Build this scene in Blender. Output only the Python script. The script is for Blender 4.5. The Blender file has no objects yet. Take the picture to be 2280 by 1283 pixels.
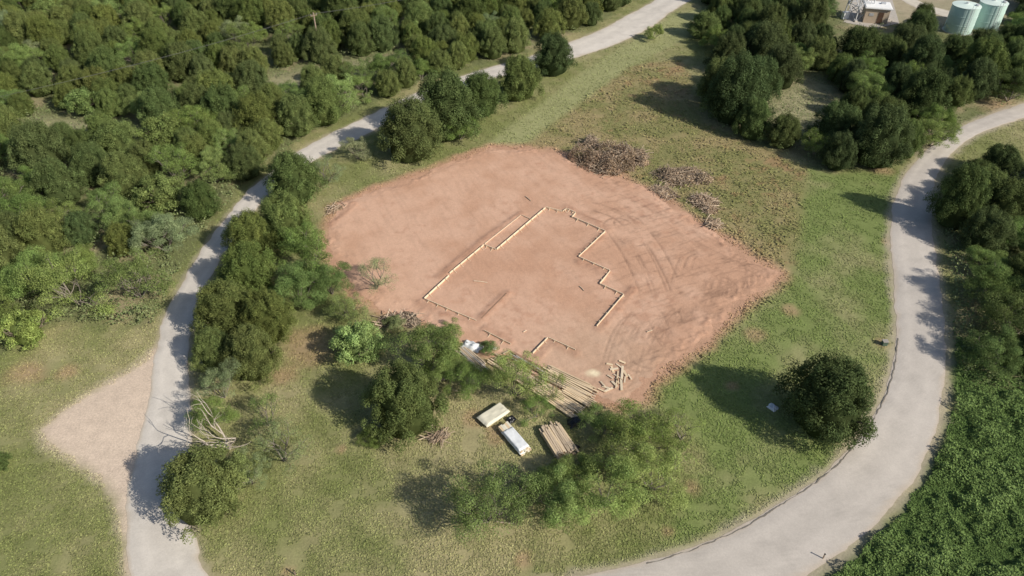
import bpy, math, random
import numpy as np
from mathutils import Vector
R=math.radians
rng=np.random.default_rng(11); random.seed(11)
SC=bpy.context.scene; COL=SC.collection
H=50.0; PITCH=R(39.5); F=1628.6; SP=math.sin(PITCH); CP=math.cos(PITCH)
def G(px,py,z=0.0):
    u=(px-1140)/F; v=(py-641.5)/F; t=(H-z)/(SP+v*CP)
    return (u*t, t*(CP-v*SP))
def proj(x,y,z=0.0):
    dz=z-H; dep=y*CP-dz*SP; up=y*SP+dz*CP
    return (1140+F*x/dep, 641.5-F*up/dep)
# ---------- noise ----------
_T=rng.random((8,256,256))
def vn(x,y,s,k=0):
    x=np.asarray(x)/s+1000.3; y=np.asarray(y)/s+1000.7
    xi=np.floor(x).astype(int); yi=np.floor(y).astype(int); fx=x-xi; fy=y-yi
    fx=fx*fx*(3-2*fx); fy=fy*fy*(3-2*fy); T=_T[k%8]
    a=T[xi&255,yi&255]; b=T[(xi+1)&255,yi&255]; c=T[xi&255,(yi+1)&255]; d=T[(xi+1)&255,(yi+1)&255]
    return (a*(1-fx)+b*fx)*(1-fy)+(c*(1-fx)+d*fx)*fy
def fbm(x,y,s,k=0,o=4):
    r=0;a=.5;t=0
    for i in range(o):
        r=r+a*vn(x,y,s,k+i); t+=a; a*=.55; s/=2.03
    return r/t
def sst(x,a,b):
    t=np.clip((x-a)/(b-a),0,1); return t*t*(3-2*t)
def lerp(a,b,t): return a+(b-a)*t[:,None]
def sdf(X,Y,poly):
    d=np.full(X.shape,1e9); ins=np.zeros(X.shape,bool); n=len(poly)
    for i in range(n):
        ax,ay=poly[i]; bx,by=poly[(i+1)%n]; ex,ey=bx-ax,by-ay
        t=np.clip(((X-ax)*ex+(Y-ay)*ey)/(ex*ex+ey*ey+1e-9),0,1)
        d=np.minimum(d,(X-ax-t*ex)**2+(Y-ay-t*ey)**2)
        c=((ay>Y)!=(by>Y))&(X<(bx-ax)*(Y-ay)/((by-ay) if abs(by-ay)>1e-9 else 1e-9)+ax); ins^=c
    d=np.sqrt(d); return np.where(ins,-d,d)
def ldist(X,Y,pts):
    d=np.full(X.shape,1e9)
    for (ax,ay),(bx,by) in zip(pts[:-1],pts[1:]):
        ex,ey=bx-ax,by-ay; t=np.clip(((X-ax)*ex+(Y-ay)*ey)/(ex*ex+ey*ey+1e-9),0,1)
        d=np.minimum(d,(X-ax-t*ex)**2+(Y-ay-t*ey)**2)
    return np.sqrt(d)
def catmull(P,n):
    P=np.array(P,float); P=np.vstack([2*P[0]-P[1],P,2*P[-1]-P[-2]]); m=len(P)-3
    t=np.linspace(0,m-1e-6,n); i=t.astype(int); f=(t-i)[:,None]
    a,b,c,d=P[i],P[i+1],P[i+2],P[i+3]
    return .5*(2*b+(c-a)*f+(2*a-5*b+4*c-d)*f*f+(3*b-a-3*c+d)*f**3)
def W(pl): return [G(*p) for p in pl]
# ---------- mesh helpers ----------
def mesh_np(name,V,Fa,mat,cols=None,tint=None,smooth=False):
    V=np.asarray(V,np.float32); Fa=np.asarray(Fa,np.int32); m,k=Fa.shape
    me=bpy.data.meshes.new(name); me.vertices.add(len(V)); me.vertices.foreach_set('co',V.ravel())
    me.loops.add(m*k); me.loops.foreach_set('vertex_index',Fa.ravel())
    me.polygons.add(m); me.polygons.foreach_set('loop_start',np.arange(0,m*k,k,dtype=np.int32))
    me.update(calc_edges=True)
    if smooth: me.polygons.foreach_set('use_smooth',np.ones(m,bool))
    if cols is not None:
        a=me.color_attributes.new('col','FLOAT_COLOR','POINT')
        c=np.ones((len(V),4),np.float32); c[:,:3]=cols; a.data.foreach_set('color',c.ravel())
    if tint is not None:
        a=me.attributes.new('tint','FLOAT','POINT'); a.data.foreach_set('value',np.asarray(tint,np.float32))
    me.materials.append(mat); return me
def link(name,me,parent=None,loc=None):
    o=bpy.data.objects.new(name,me); COL.objects.link(o)
    if parent: o.parent=parent
    if loc: o.location=loc
    return o
def empty(name,label,cat,loc,rz=0,group=None):
    o=bpy.data.objects.new(name,None); COL.objects.link(o); o.location=loc; o.rotation_euler=(0,0,rz); o.empty_display_size=.3
    return tag(o,label,cat,group)
def tag(o,label,cat,group=None,kind=None):
    o['label']=label; o['category']=cat
    if group: o['group']=group
    if kind: o['kind']=kind
    return o
def struct(name,me):
    o=link(name,me); o['kind']='structure'; return o
class MB:
    def __init__(s): s.v=[]; s.f=[]
    def add(s,V,Fc):
        n=len(s.v); s.v+= [tuple(p) for p in V]; s.f+=[tuple(n+i for i in f) for f in Fc]
    def beam(s,p,q,w,h,roll=0):
        p=Vector(p);q=Vector(q);d=(q-p).normalized(); up=Vector((0,0,1))
        if abs(d.z)>.95: up=Vector((0,1,0))
        sd=d.cross(up).normalized(); u=sd.cross(d).normalized()
        V=[]
        for e in (p,q):
            for a,b in((-1,-1),(1,-1),(1,1),(-1,1)): V.append(e+sd*(a*w/2)+u*(b*h/2))
        s.add(V,[(0,3,2,1),(4,5,6,7),(0,1,5,4),(1,2,6,5),(2,3,7,6),(3,0,4,7)])
    def box(s,c,sx,sy,sz,rz=0):
        x,y,z=c; dx,dy=math.cos(rz)*sx/2,math.sin(rz)*sx/2
        s.beam((x-dx,y-dy,z),(x+dx,y+dy,z),sy,sz)
    def lathe(s,prof,n=28,c=(0,0)):
        V=[];Fc=[]
        for r,z in prof:
            for i in range(n):
                a=2*math.pi*i/n; V.append((c[0]+r*math.cos(a),c[1]+r*math.sin(a),z))
        for j in range(len(prof)-1):
            for i in range(n): Fc.append((j*n+i,j*n+(i+1)%n,(j+1)*n+(i+1)%n,(j+1)*n+i))
        Fc.append(tuple(range(n-1,-1,-1))); Fc.append(tuple((len(prof)-1)*n+i for i in range(n)))
        s.add(V,Fc)
    def tube(s,P,rad,n=5):
        V,Fc=tube_np(P,rad,n); s.add(V.tolist(),Fc.tolist())
    def build(s,name,mat,parent=None,origin=(0,0,0),bevel=0):
        me=bpy.data.meshes.new(name); ox,oy,oz=origin
        me.from_pydata([(x-ox,y-oy,z-oz) for x,y,z in s.v],[],s.f); me.update(); me.materials.append(mat)
        o=link(name,me,parent)
        if bevel:
            b=o.modifiers.new('bevel','BEVEL'); b.width=bevel; b.segments=2
        return o
def tube_np(P,rad,n=5):
    P=np.asarray(P,float); m=len(P); rad=np.broadcast_to(rad,(m,))
    T=np.gradient(P,axis=0); T/=np.linalg.norm(T,axis=1)[:,None]+1e-9
    ref=np.array([0,0,1.]) if abs(T[:,2].mean())<.8 else np.array([1.,0,0])
    A=np.cross(T,ref); A/=np.linalg.norm(A,axis=1)[:,None]+1e-9; B=np.cross(T,A)
    an=np.arange(n)*2*np.pi/n
    V=P[:,None]+rad[:,None,None]*(A[:,None]*np.cos(an)[None,:,None]+B[:,None]*np.sin(an)[None,:,None])
    V=V.reshape(-1,3); j,i=np.meshgrid(np.arange(m-1),np.arange(n),indexing='ij')
    Fa=np.stack([j*n+i,j*n+(i+1)%n,(j+1)*n+(i+1)%n,(j+1)*n+i],-1).reshape(-1,4)
    return V,Fa
def merge(parts):
    V=[];Fa=[];T=[];n=0
    for v,f,t in parts:
        V.append(v);Fa.append(f+n);T.append(np.broadcast_to(t,(len(v),)));n+=len(v)
    return np.vstack(V),np.vstack(Fa),np.concatenate(T)
def unit(n):
    d=rng.normal(size=(n,3)); return d/np.linalg.norm(d,axis=1)[:,None]
def leaves(P,N,L,Wd,tint):
    n=len(P); N=N/(np.linalg.norm(N,axis=1)[:,None]+1e-9)
    a=np.cross(N,unit(n)); a/=np.linalg.norm(a,axis=1)[:,None]+1e-9; b=np.cross(N,a)
    L=np.broadcast_to(L,(n,))[:,None]; Wd=np.broadcast_to(Wd,(n,))[:,None]
    V=np.stack([P-a*L/2,P+b*Wd/2,P+a*L/2,P-b*Wd/2],1).reshape(-1,3)
    Fa=np.arange(4*n).reshape(-1,4); return V,Fa,np.repeat(np.broadcast_to(tint,(n,)),4)
# ---------- materials ----------
def newmat(name):
    m=bpy.data.materials.new(name); m.use_nodes=True; nt=m.node_tree; nt.nodes.clear()
    out=nt.nodes.new('ShaderNodeOutputMaterial'); return m,nt,out
def nd(nt,t,**k):
    n=nt.nodes.new(t)
    for a,b in k.items(): setattr(n,a,b)
    return n
def noise(nt,scale,detail=4,vec=None,rough=.6):
    n=nd(nt,'ShaderNodeTexNoise'); n.inputs['Scale'].default_value=scale; n.inputs['Detail'].default_value=detail; n.inputs['Roughness'].default_value=rough
    if vec: nt.links.new(vec,n.inputs['Vector'])
    return n.outputs['Fac']
def maprange(nt,src,a,b,c,d):
    n=nd(nt,'ShaderNodeMapRange'); nt.links.new(src,n.inputs[0])
    for i,v in enumerate((a,b,c,d)): n.inputs[i+1].default_value=v
    return n.outputs[0]
def mul(nt,a,b,op='MULTIPLY'):
    n=nd(nt,'ShaderNodeMath',operation=op); nt.links.new(a,n.inputs[0])
    if isinstance(b,(int,float)): n.inputs[1].default_value=b
    else: nt.links.new(b,n.inputs[1])
    return n.outputs[0]
def vscale(nt,c,s):
    n=nd(nt,'ShaderNodeVectorMath',operation='SCALE'); nt.links.new(c,n.inputs[0]); nt.links.new(s,n.inputs['Scale']); return n.outputs[0]
def finish(nt,out,col,rough,h=None,bs=.5,bd=.1,metal=0,spec=.2):
    p=nd(nt,'ShaderNodeBsdfPrincipled'); p.inputs['Roughness'].default_value=rough; p.inputs['Metallic'].default_value=metal
    p.inputs['Specular IOR Level'].default_value=spec
    nt.links.new(col,p.inputs['Base Color'])
    if h is not None:
        b=nd(nt,'ShaderNodeBump'); b.inputs['Strength'].default_value=bs; b.inputs['Distance'].default_value=bd
        nt.links.new(h,b.inputs['Height']); nt.links.new(b.outputs[0],p.inputs['Normal'])
    nt.links.new(p.outputs[0],out.inputs[0])
def vcol_mat(name,s1,a1,s2,a2,bs,bd,rough=.95):
    m,nt,out=newmat(name); at=nd(nt,'ShaderNodeAttribute',attribute_name='col'); tc=nd(nt,'ShaderNodeTexCoord').outputs['Object']
    n1=noise(nt,s1,5,tc,.7); n2=noise(nt,s2,4,tc,.65)
    k=mul(nt,maprange(nt,n1,.3,.7,1-a1,1+a1),maprange(nt,n2,.3,.7,1-a2,1+a2))
    finish(nt,out,vscale(nt,at.outputs['Color'],k),rough,n1,bs,bd,spec=.1); return m
def solid(name,c,rough=.7,var=.15,scale=4,stretch=None,metal=0,bump=.2,spec=.3):
    m,nt,out=newmat(name); tc=nd(nt,'ShaderNodeTexCoord').outputs['Object']
    if stretch:
        mp=nd(nt,'ShaderNodeMapping'); mp.inputs['Scale'].default_value=stretch; nt.links.new(tc,mp.inputs[0]); tc=mp.outputs[0]
    n1=noise(nt,scale,5,tc); rgb=nd(nt,'ShaderNodeRGB'); rgb.outputs[0].default_value=(*c,1)
    oi=nd(nt,'ShaderNodeObjectInfo').outputs['Random']
    k=mul(nt,maprange(nt,n1,.3,.7,1-var,1+var),maprange(nt,oi,0,1,1-var,1+var))
    finish(nt,out,vscale(nt,rgb.outputs[0],k),rough,n1,bump,.03,metal,spec); return m
def leafmat(name,transl=.3):
    m,nt,out=newmat(name); oi=nd(nt,'ShaderNodeObjectInfo'); at=nd(nt,'ShaderNodeAttribute',attribute_name='tint')
    tc=nd(nt,'ShaderNodeTexCoord').outputs['Object']; n1=noise(nt,.9,2,tc)
    k=mul(nt,at.outputs['Fac'],maprange(nt,n1,.3,.7,.78,1.25))
    c=vscale(nt,oi.outputs['Color'],k)
    hs=nd(nt,'ShaderNodeHueSaturation'); nt.links.new(c,hs.inputs['Color']); nt.links.new(maprange(nt,noise(nt,.6,2,tc),.3,.7,.49,.51),hs.inputs['Hue'])
    c=hs.outputs[0]
    d=nd(nt,'ShaderNodeBsdfDiffuse'); t=nd(nt,'ShaderNodeBsdfTranslucent'); mx=nd(nt,'ShaderNodeMixShader'); mx.inputs[0].default_value=transl
    nt.links.new(c,d.inputs[0]); nt.links.new(c,t.inputs[0]); nt.links.new(d.outputs[0],mx.inputs[1]); nt.links.new(t.outputs[0],mx.inputs[2]); nt.links.new(mx.outputs[0],out.inputs[0]); return m
M_ground=vcol_mat('ground_grass',6,.20,1.1,.10,.45,.06)
M_dirt=vcol_mat('red_dirt',4,.08,.9,.04,.6,.06)
M_road=vcol_mat('road_surface',9,.09,1.0,.05,.25,.02,.9)
M_grass=vcol_mat('grass_blades',3,.08,1.0,.04,.0,.01)
M_leaf=leafmat('foliage',.33)
M_bark=solid('bark',(.15,.12,.09),.9,.25,6,bump=.6)
M_bark_grey=solid('grey_bark',(.22,.19,.16),.9,.25,6,bump=.6)
M_dead=solid('dead_wood',(.40,.35,.29),.85,.15,6,bump=.5)
M_wood=solid('new_lumber',(.68,.53,.35),.75,.14,3,(1,8,8))
M_form=solid('form_lumber',(.70,.58,.42),.75,.10,3,(1,8,8))
M_wood2=solid('weathered_lumber',(.54,.43,.31),.8,.2,3,(1,8,8))
M_brown=solid('dark_lumber',(.27,.17,.11),.8,.2,3,(1,8,8))
M_grey=solid('grey_lumber',(.40,.37,.33),.8,.2,3,(1,8,8))
M_panel=solid('cream_panel',(.72,.68,.55),.7,.06,2)
M_white=solid('white_wrap',(.74,.76,.77),.45,.08,3)
M_black=solid('black_plastic',(.012,.012,.015),.35,.2,3,spec=.5)
M_twig=solid('twigs',(.32,.24,.17),.95,.3,2)
M_twig2=solid('pale_twigs',(.54,.43,.32),.95,.3,2)
M_steel=solid('galvanised_steel',(.55,.56,.57),.5,.1,3,metal=.3)
M_tank=solid('pale_green_tank_paint',(.50,.66,.60),.5,.05,.7)
M_tanktop=solid('tank_roof_paint',(.62,.72,.66),.5,.05,.7)
M_stucco=solid('tan_wall',(.52,.42,.31),.9,.06,3)
M_roofw=solid('white_roof',(.82,.82,.80),.6,.04,2)
M_door=solid('brown_door',(.12,.07,.045),.6,.1,3)
M_conc=solid('concrete',(.46,.42,.37),.9,.1,2)
M_pole=solid('weathered_pole',(.26,.20,.15),.9,.2,4)
M_wire=solid('wire',(.12,.12,.12),.6,.1,2)
M_green=solid('dull_green_paint',(.08,.12,.09),.6,.1,3)
# ---------- areas (traced on the photograph, turned into metres on the ground) ----------
LR=[((310,1420),(540,1420)),((290,1283),(462,1283)),((283,1220),(440,1215)),((282,1150),(425,1150)),((292,1060),(425,1060)),((315,960),(428,960)),((335,870),(425,870)),((348,780),(418,790)),((366,710),(428,722)),((401,640),(452,654)),((434,580),(482,592)),((471,526),(516,539)),((508,479),(551,491)),((553,426),(592,439)),((604,382),(638,398)),((656,342),(693,362)),((721,305),(758,328)),((795,270),(829,294)),((874,232),(904,256)),((963,192),(982,214)),((1062,159),(1082,180)),((1177,127),(1202,149)),((1269,94),(1299,123)),((1340,65),(1380,95)),((1400,33),(1450,60)),((1455,3),(1508,18)),((1500,-30),(1565,-15)),((1530,-55),(1600,-42))]
RR=[((900,1400),(1300,1480)),((1130,1330),(1560,1385)),((1290,1284),(1700,1330)),((1440,1250),(1795,1283)),((1600,1196),(1900,1210)),((1720,1130),(1983,1130)),((1830,1058),(2043,1050)),((1910,975),(2082,960)),((1960,895),(2101,860)),((1985,820),(2105,760)),((1995,740),(2100,690)),((1991,650),(2090,610)),((1984,560),(2078,530)),((1985,480),(2074,460)),((2002,415),(2085,400)),((2030,370),(2112,350)),((2075,325),(2162,308)),((2135,286),(2220,282)),((2205,255),(2285,262)),((2290,228),(2360,242)),((2400,200),(2460,220))]
def road_pts(E,n):
    return catmull([G(*a) for a,b in E],n),catmull([G(*b) for a,b in E],n)
LRl,LRr=road_pts(LR,360); RRl,RRr=road_pts(RR,360)
LRpoly=[tuple(p) for p in LRl[::6]]+[tuple(p) for p in LRr[::-6]]
RRpoly=[tuple(p) for p in RRl[::6]]+[tuple(p) for p in RRr[::-6]]
PULL=W([(352,775),(300,822),(215,868),(140,918),(92,958),(112,990),(170,1030),(222,1065),(258,1120),(276,1190),(286,1283),(280,1400),(370,1400),(345,1100),(380,850)])
PAD=W([(1095,328),(1180,333),(1260,345),(1310,372),(1370,395),(1450,425),(1530,478),(1590,518),(1650,562),(1695,590),(1730,608),(1712,635),(1675,658),(1635,688),(1590,735),(1545,780),(1480,815),(1435,850),(1425,885),(1385,900),(1320,880),(1260,862),(1180,830),(1100,795),(1030,765),(960,725),(900,700),(850,690),(790,655),(755,600),(728,545),(735,500),(760,455),(850,420),(950,385),(1040,350)])
ROUGH=W([(1150,330),(1290,220),(1400,150),(1520,130),(1570,270),(1800,375),(1795,480),(1770,600),(1650,555),(1480,430),(1290,345)])
GREENR=W([(1800,375),(2010,390),(1985,480),(1992,650),(1996,760),(1960,900),(1830,1055),(1600,1195),(1440,1240),(1560,1000),(1450,880),(1560,790),(1770,610)])
MOWN=W([(1060,340),(1290,165),(1400,95),(1500,30),(1600,10),(1560,70),(1400,150),(1150,335)])
LUSH=W([(1700,1345),(1800,1290),(1905,1215),(1990,1132),(2050,1050),(2090,960),(2108,860),(2110,760),(2300,760),(2700,900),(2700,1450),(1600,1500)])
FOR1=W([(-900,700),(-900,-120),(1540,-120),(1440,-25),(1330,55),(1180,115),(1060,148),(940,185),(850,220),(760,262),(680,300),(600,355),(530,415),(470,490),(410,570),(365,650),(330,725),(200,720),(0,720),(0,780),(-300,860)])
CLEAR1=W([(-200,300),(-200,262),(80,268),(250,268),(290,300),(120,312)])
CLEAR2=W([(490,205),(500,180),(640,165),(760,138),(890,125),(910,146),(760,182),(650,205)])
FOR2=W([(1590,-100),(1560,60),(1600,130),(1560,270),(1700,320),(1830,375),(1960,375),(2120,300),(2280,225),(2800,150),(2800,-100)])
CLEAR3=W([(1700,235),(1700,300),(1800,330),(1850,300),(1850,190),(1790,165)])
FOR3=W([(2125,440),(2165,405),(2230,378),(2700,290),(2800,950),(2280,870),(2160,840),(2135,760),(2125,620),(2110,520)])
YARD=W([(1860,0),(1880,-30),(2040,-30),(2250,-20),(2280,20),(2200,60),(2110,70),(2010,55),(1890,58)])
REDS=[(1540,1085,1.0),(1160,1245,.8),(1680,745,1.1),(640,1272,.7),(1485,1185,.7),(1960,378,1.6),(2240,240,4),(1050,930,1.6),(1110,970,1.2),(1760,690,.8),(1630,860,.6),(690,770,3.0),(630,840,1.5),(750,465,2.2),(930,400,2.5),(760,1000,.5),(1980,540,1),(1965,765,.8),(60,830,2),(150,830,1.2)]
def c3(*a): return np.array(a,float)
def ground_col(X,Y):
    n1=fbm(X,Y,14,0); n2=fbm(X,Y,4,2); n3=fbm(X,Y,1.2,4); e=(n2-.5)*3+(n3-.5)*1.6
    o=np.ones(len(X))
    col=lerp(c3(.195,.21,.08)*o[:,None],c3(.335,.30,.16)*o[:,None],sst(n1*.5+n2*.35+n3*.15,.38,.68))
    def m(poly,w): return sst(sdf(X,Y,poly)+e,w,-w)
    mow=1+.05*np.sin((X*.75+Y*.66)*2*math.pi/3.2+2*n1)
    col=col*mow[:,None]
    rc=lerp(c3(.31,.25,.13)*o[:,None],c3(.21,.205,.085)*o[:,None],sst(n2*.6+n3*.4,.36,.62)); rc=lerp(rc,c3(.33,.205,.12)*o[:,None],sst(n1*.4+n3*.6,.52,.68)*.7)
    col=lerp(col,rc,sst(sdf(X,Y,ROUGH)+e*.4,1,-1)*.95)
    col=lerp(col,lerp(c3(.175,.22,.072)*o[:,None],c3(.26,.26,.12)*o[:,None],sst(n1*.5+n2*.5,.42,.66))*mow[:,None],m(GREENR,1.2)*.9)
    col=lerp(col,c3(.30,.305,.145)*(.9+.2*n2)[:,None],sst(sdf(X,Y,MOWN)+e*.4,.8,-.8)*.95)
    col=lerp(col,c3(.085,.13,.04)*(.7+.6*n3)[:,None],m(LUSH,.8))
    for p in (FOR1,FOR2,FOR3):
        col=lerp(col,lerp(c3(.16,.175,.08)*o[:,None],c3(.29,.25,.15)*o[:,None],sst(n2,.42,.68)),m(p,1.5)*.9)
    for p in (CLEAR1,CLEAR2,CLEAR3): col=lerp(col,c3(.31,.29,.17)*(.7+.6*n3)[:,None],m(p,3))
    col=lerp(col,c3(.40,.34,.25)*(.8+.4*n3)[:,None],m(YARD,2)*.6)
    for x,y,r in REDS:
        wx,wy=G(x,y); d=np.hypot(X-wx,Y-wy)+e*.5*min(r,2)
        col=lerp(col,c3(.40,.26,.165)*(.8+.4*n3)[:,None],sst(d,r*1.3,r*.3)*.6)
    dp=sdf(X,Y,PAD)+e*.6
    col=lerp(col,c3(.47,.285,.19)*(.85+.3*n3)[:,None],sst(dp,1.9,.1))
    dr=np.minimum(sdf(X,Y,LRpoly)+.4,sdf(X,Y,RRpoly))+(n3-.5)*1.2
    col=lerp(col,c3(.42,.36,.27)*(.8+.4*n3)[:,None],sst(dr,1.1,.0)*.8)
    dq=sdf(X,Y,PULL)+e*.5
    col=lerp(col,c3(.60,.485,.38)*(.92+.16*n2)[:,None],sst(dq,1.2,-.8))
    return col
# ---------- ground sheet ----------
def axis(a,b,step,far):
    mid=np.arange(a,b+.001,step); k=np.cumsum(step*1.35**np.arange(1,26)); k=k[k<far]
    return np.concatenate([(a-k)[::-1],mid,b+k])
gx=axis(-112,112,.45,1800); gy=axis(12,170,.45,1800)
XX,YY=np.meshgrid(gx,gy,indexing='ij'); nx,ny=XX.shape; X=XX.ravel(); Y=YY.ravel()
i,j=np.meshgrid(np.arange(nx-1),np.arange(ny-1),indexing='ij')
Fg=np.stack([i*ny+j,(i+1)*ny+j,(i+1)*ny+j+1,i*ny+j+1],-1).reshape(-1,4)
struct('ground',mesh_np('ground',np.stack([X,Y,X*0],1),Fg,M_ground,cols=ground_col(X,Y)))
# ---------- dirt pad ----------
pp=np.array(PAD); px=np.arange(pp[:,0].min()-2,pp[:,0].max()+2,.14); py=np.arange(pp[:,1].min()-2,pp[:,1].max()+2,.14)
XX,YY=np.meshgrid(px,py,indexing='ij'); nx,ny=XX.shape; X=XX.ravel(); Y=YY.ravel()
s=sdf(X,Y,PAD)+(fbm(X,Y,3,3)-.5)*2.4
n1=fbm(X,Y,9,1);n2=fbm(X,Y,2.2,3);n3=fbm(X,Y,.7,5)
TR=[([(1375,505),(1415,560),(1450,630),(1475,700),(1500,755)],1),([(1398,500),(1440,555),(1472,620),(1498,690),(1520,745)],.8),([(1715,610),(1660,598),(1610,602),(1575,630),(1560,680),(1565,740)],.6),([(1320,470),(1370,490),(1410,530)],1)]
for k in range(14):
    f=k/10; TR.append(([(1700-12*k,600+5*k),(1600-14*k,650+6*k),(1500-9*k+random.uniform(-12,12),720+9*k)],random.uniform(.35,.9)))
for k in range(9): TR.append(([(1545+16*k,585+3*k),(1530+17*k,640+2*k),(1540+13*k,735-9*k)],random.uniform(.4,.9)))
for k in range(6): TR.append(([(1330+25*k,430+14*k),(1470+20*k,500+12*k),(1600+14*k,565+7*k)],random.uniform(.25,.55)))
RD=[[(980,618),(1072,540),(1160,478)],[(1290,585),(1350,610)],[(1335,735),(1410,645)],[(1128,655),(1070,712)],[(938,676),(1000,705),(1062,722)],[(1080,735),(1135,762)],[(1200,795),(1225,765),(1280,788)],[(1262,462),(1300,482),(1355,512)],[(1340,528),(1292,570)],[(740,500),(790,455)]]
rut=np.zeros(len(X)); rid=np.zeros(len(X))
for t,st in TR:
    pts=[tuple(p) for p in catmull(W(t),20)]; d=ldist(X,Y,pts)
    for off in (.0,1.7):
        rut=np.maximum(rut,st*np.exp(-((d-off)/.12)**2)*(.1+.9*sst(fbm(X,Y,2.5,6),.38,.60)))
for t in RD:
    d=ldist(X,Y,W(t)); rid=np.maximum(rid,np.exp(-((d-.15)/.4)**2)*(.2+.9*n3))
sm=np.clip(-s,0,1)
z=.012+np.clip(-s/1.8,0,1)*.10+(n2-.5)*.03*sm-rut*.04*sm+rid*.12*sm
z+=np.exp(-((s+.8)/.6)**2)*np.clip(n3-.5,0,1)*.35*np.clip(-s*2,0,1)
z=np.maximum(z,.012)
col=lerp(c3(.515,.31,.208)*np.ones((len(X),1)),c3(.595,.38,.268)*np.ones((len(X),1)),sst(n1*.6+n2*.4,.34,.66))
col=lerp(col,c3(.45,.25,.165)*np.ones((len(X),1)),sst(n1*.4+n3*.6+.004*(X-10),.54,.75)*.55)
cx,cy=G(1330,820); col=lerp(col,c3(.49,.355,.25)*np.ones((len(X),1)),sst(np.hypot(X-cx,Y-cy),10,3)*.4)
sx,sy=G(1320,832); col=lerp(col,c3(.80,.68,.47)*np.ones((len(X),1)),sst(np.hypot((X-sx),(Y-sy))+(n3-.5)*.8,.9,.2))
cx,cy=G(1120,600); col=lerp(col,c3(.50,.29,.19)*np.ones((len(X),1)),sst(np.hypot(X-cx,Y-cy)+(n2-.5)*6,9,3)*.45)
a_=X*.9+Y*.43; b_=Y*.9-X*.43
tex=sst(vn(a_*.16,b_,.32,2)*.55+vn(a_*.3,b_,.16,4)*.45,.5,.85)*sst(X,0,18)*.2+sst(vn(b_*.14,a_,.3,5),.6,.9)*.07
col*=(1-.30*rut-tex)[:,None]; col=lerp(col,c3(.35,.185,.12)*np.ones((len(X),1)),np.clip(rid,0,1)*.6)
keep=s<0; i,j=np.meshgrid(np.arange(nx-1),np.arange(ny-1),indexing='ij')
Fg=np.stack([i*ny+j,(i+1)*ny+j,(i+1)*ny+j+1,i*ny+j+1],-1).reshape(-1,4); Fg=Fg[keep[Fg].all(1)]
used=np.unique(Fg); mp=np.zeros(len(X),int); mp[used]=np.arange(len(used))
struct('dirt_pad',mesh_np('dirt_pad',np.stack([X,Y,z],1)[used],mp[Fg],M_dirt,cols=col[used],smooth=True))
ZP=.11
# ---------- roads ----------
def road(name,A,B,base,edge,k):
    n=len(A); m=17; u=np.linspace(0,1,m); wid=np.linalg.norm(B-A,axis=1)[:,None]; D=(B-A)/wid
    A=A+D*((fbm(A[:,0],A[:,1],1.5,k)-.5)*.7)[:,None]; B=B+D*((fbm(B[:,0],B[:,1],1.5,k+2)-.5)*.7)[:,None]
    P=A[:,None]+(B-A)[:,None]*u[None,:,None]; X=P[...,0].ravel(); Y=P[...,1].ravel(); U=np.tile(u,n)
    z=.014+.05*(1-(2*U-1)**4)
    n1=fbm(X,Y,6,k);n2=fbm(X,Y,1.3,k+1)
    c=base*(.9+.2*n1)[:,None]
    wt=np.exp(-((np.abs(U-.5)-.23)/.09)**2); c=c*(1+.08*wt)[:,None]
    c=c*(1-.10*sst(n2,.52,.75))[:,None]
    c=lerp(c,edge*np.ones((len(X),1)),sst(np.abs(U-.5)+(n2-.5)*.1,.42,.5)*.8)
    i,j=np.meshgrid(np.arange(n-1),np.arange(m-1),indexing='ij')
    Fa=np.stack([i*m+j,i*m+j+1,(i+1)*m+j+1,(i+1)*m+j],-1).reshape(-1,4)
    return struct(name,mesh_np(name,np.stack([X,Y,z],1),Fa,M_road,cols=c,smooth=True))
road('gravel_road',LRl,LRr,c3(.58,.535,.475),c3(.50,.42,.32),1)
road('paved_road',RRl,RRr,c3(.50,.455,.405),c3(.50,.42,.33),3)
def strip(name,pts,w,z,mat,col):
    P=catmull(pts,int(len(pts))*14); t=np.gradient(P,axis=0); t/=np.linalg.norm(t,axis=1)[:,None]; nrm=np.stack([-t[:,1],t[:,0]],1)
    P=P+nrm*((fbm(P[:,0],P[:,1],.8,2)-.5)*.28)[:,None]; ww=w*(.1+1.6*vn(P[:,0],P[:,1],.6,5))[:,None]
    V=np.vstack([np.c_[P-nrm*ww/2,np.full(len(P),z)],np.c_[P+nrm*ww/2,np.full(len(P),z)]]); n=len(P); i=np.arange(n-1)
    return struct(name,mesh_np(name,V,np.stack([i,i+1,n+i+1,n+i],1),mat,cols=np.tile(col,(2*n,1))))
cr=[RRl[k]*.955+RRr[k]*.045 for k in range(52,180,4)]
strip('road_edge_crack',cr,.075,.06,M_road,c3(.20,.18,.15))
ta,tb=catmull(W([(1960,-25),(2010,2),(2050,22),(2110,40)]),60),catmull(W([(1990,-30),(2035,-4),(2075,14),(2140,30)]),60)
road('service_track',ta,tb,c3(.55,.5,.42),c3(.45,.38,.3),5)
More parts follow.
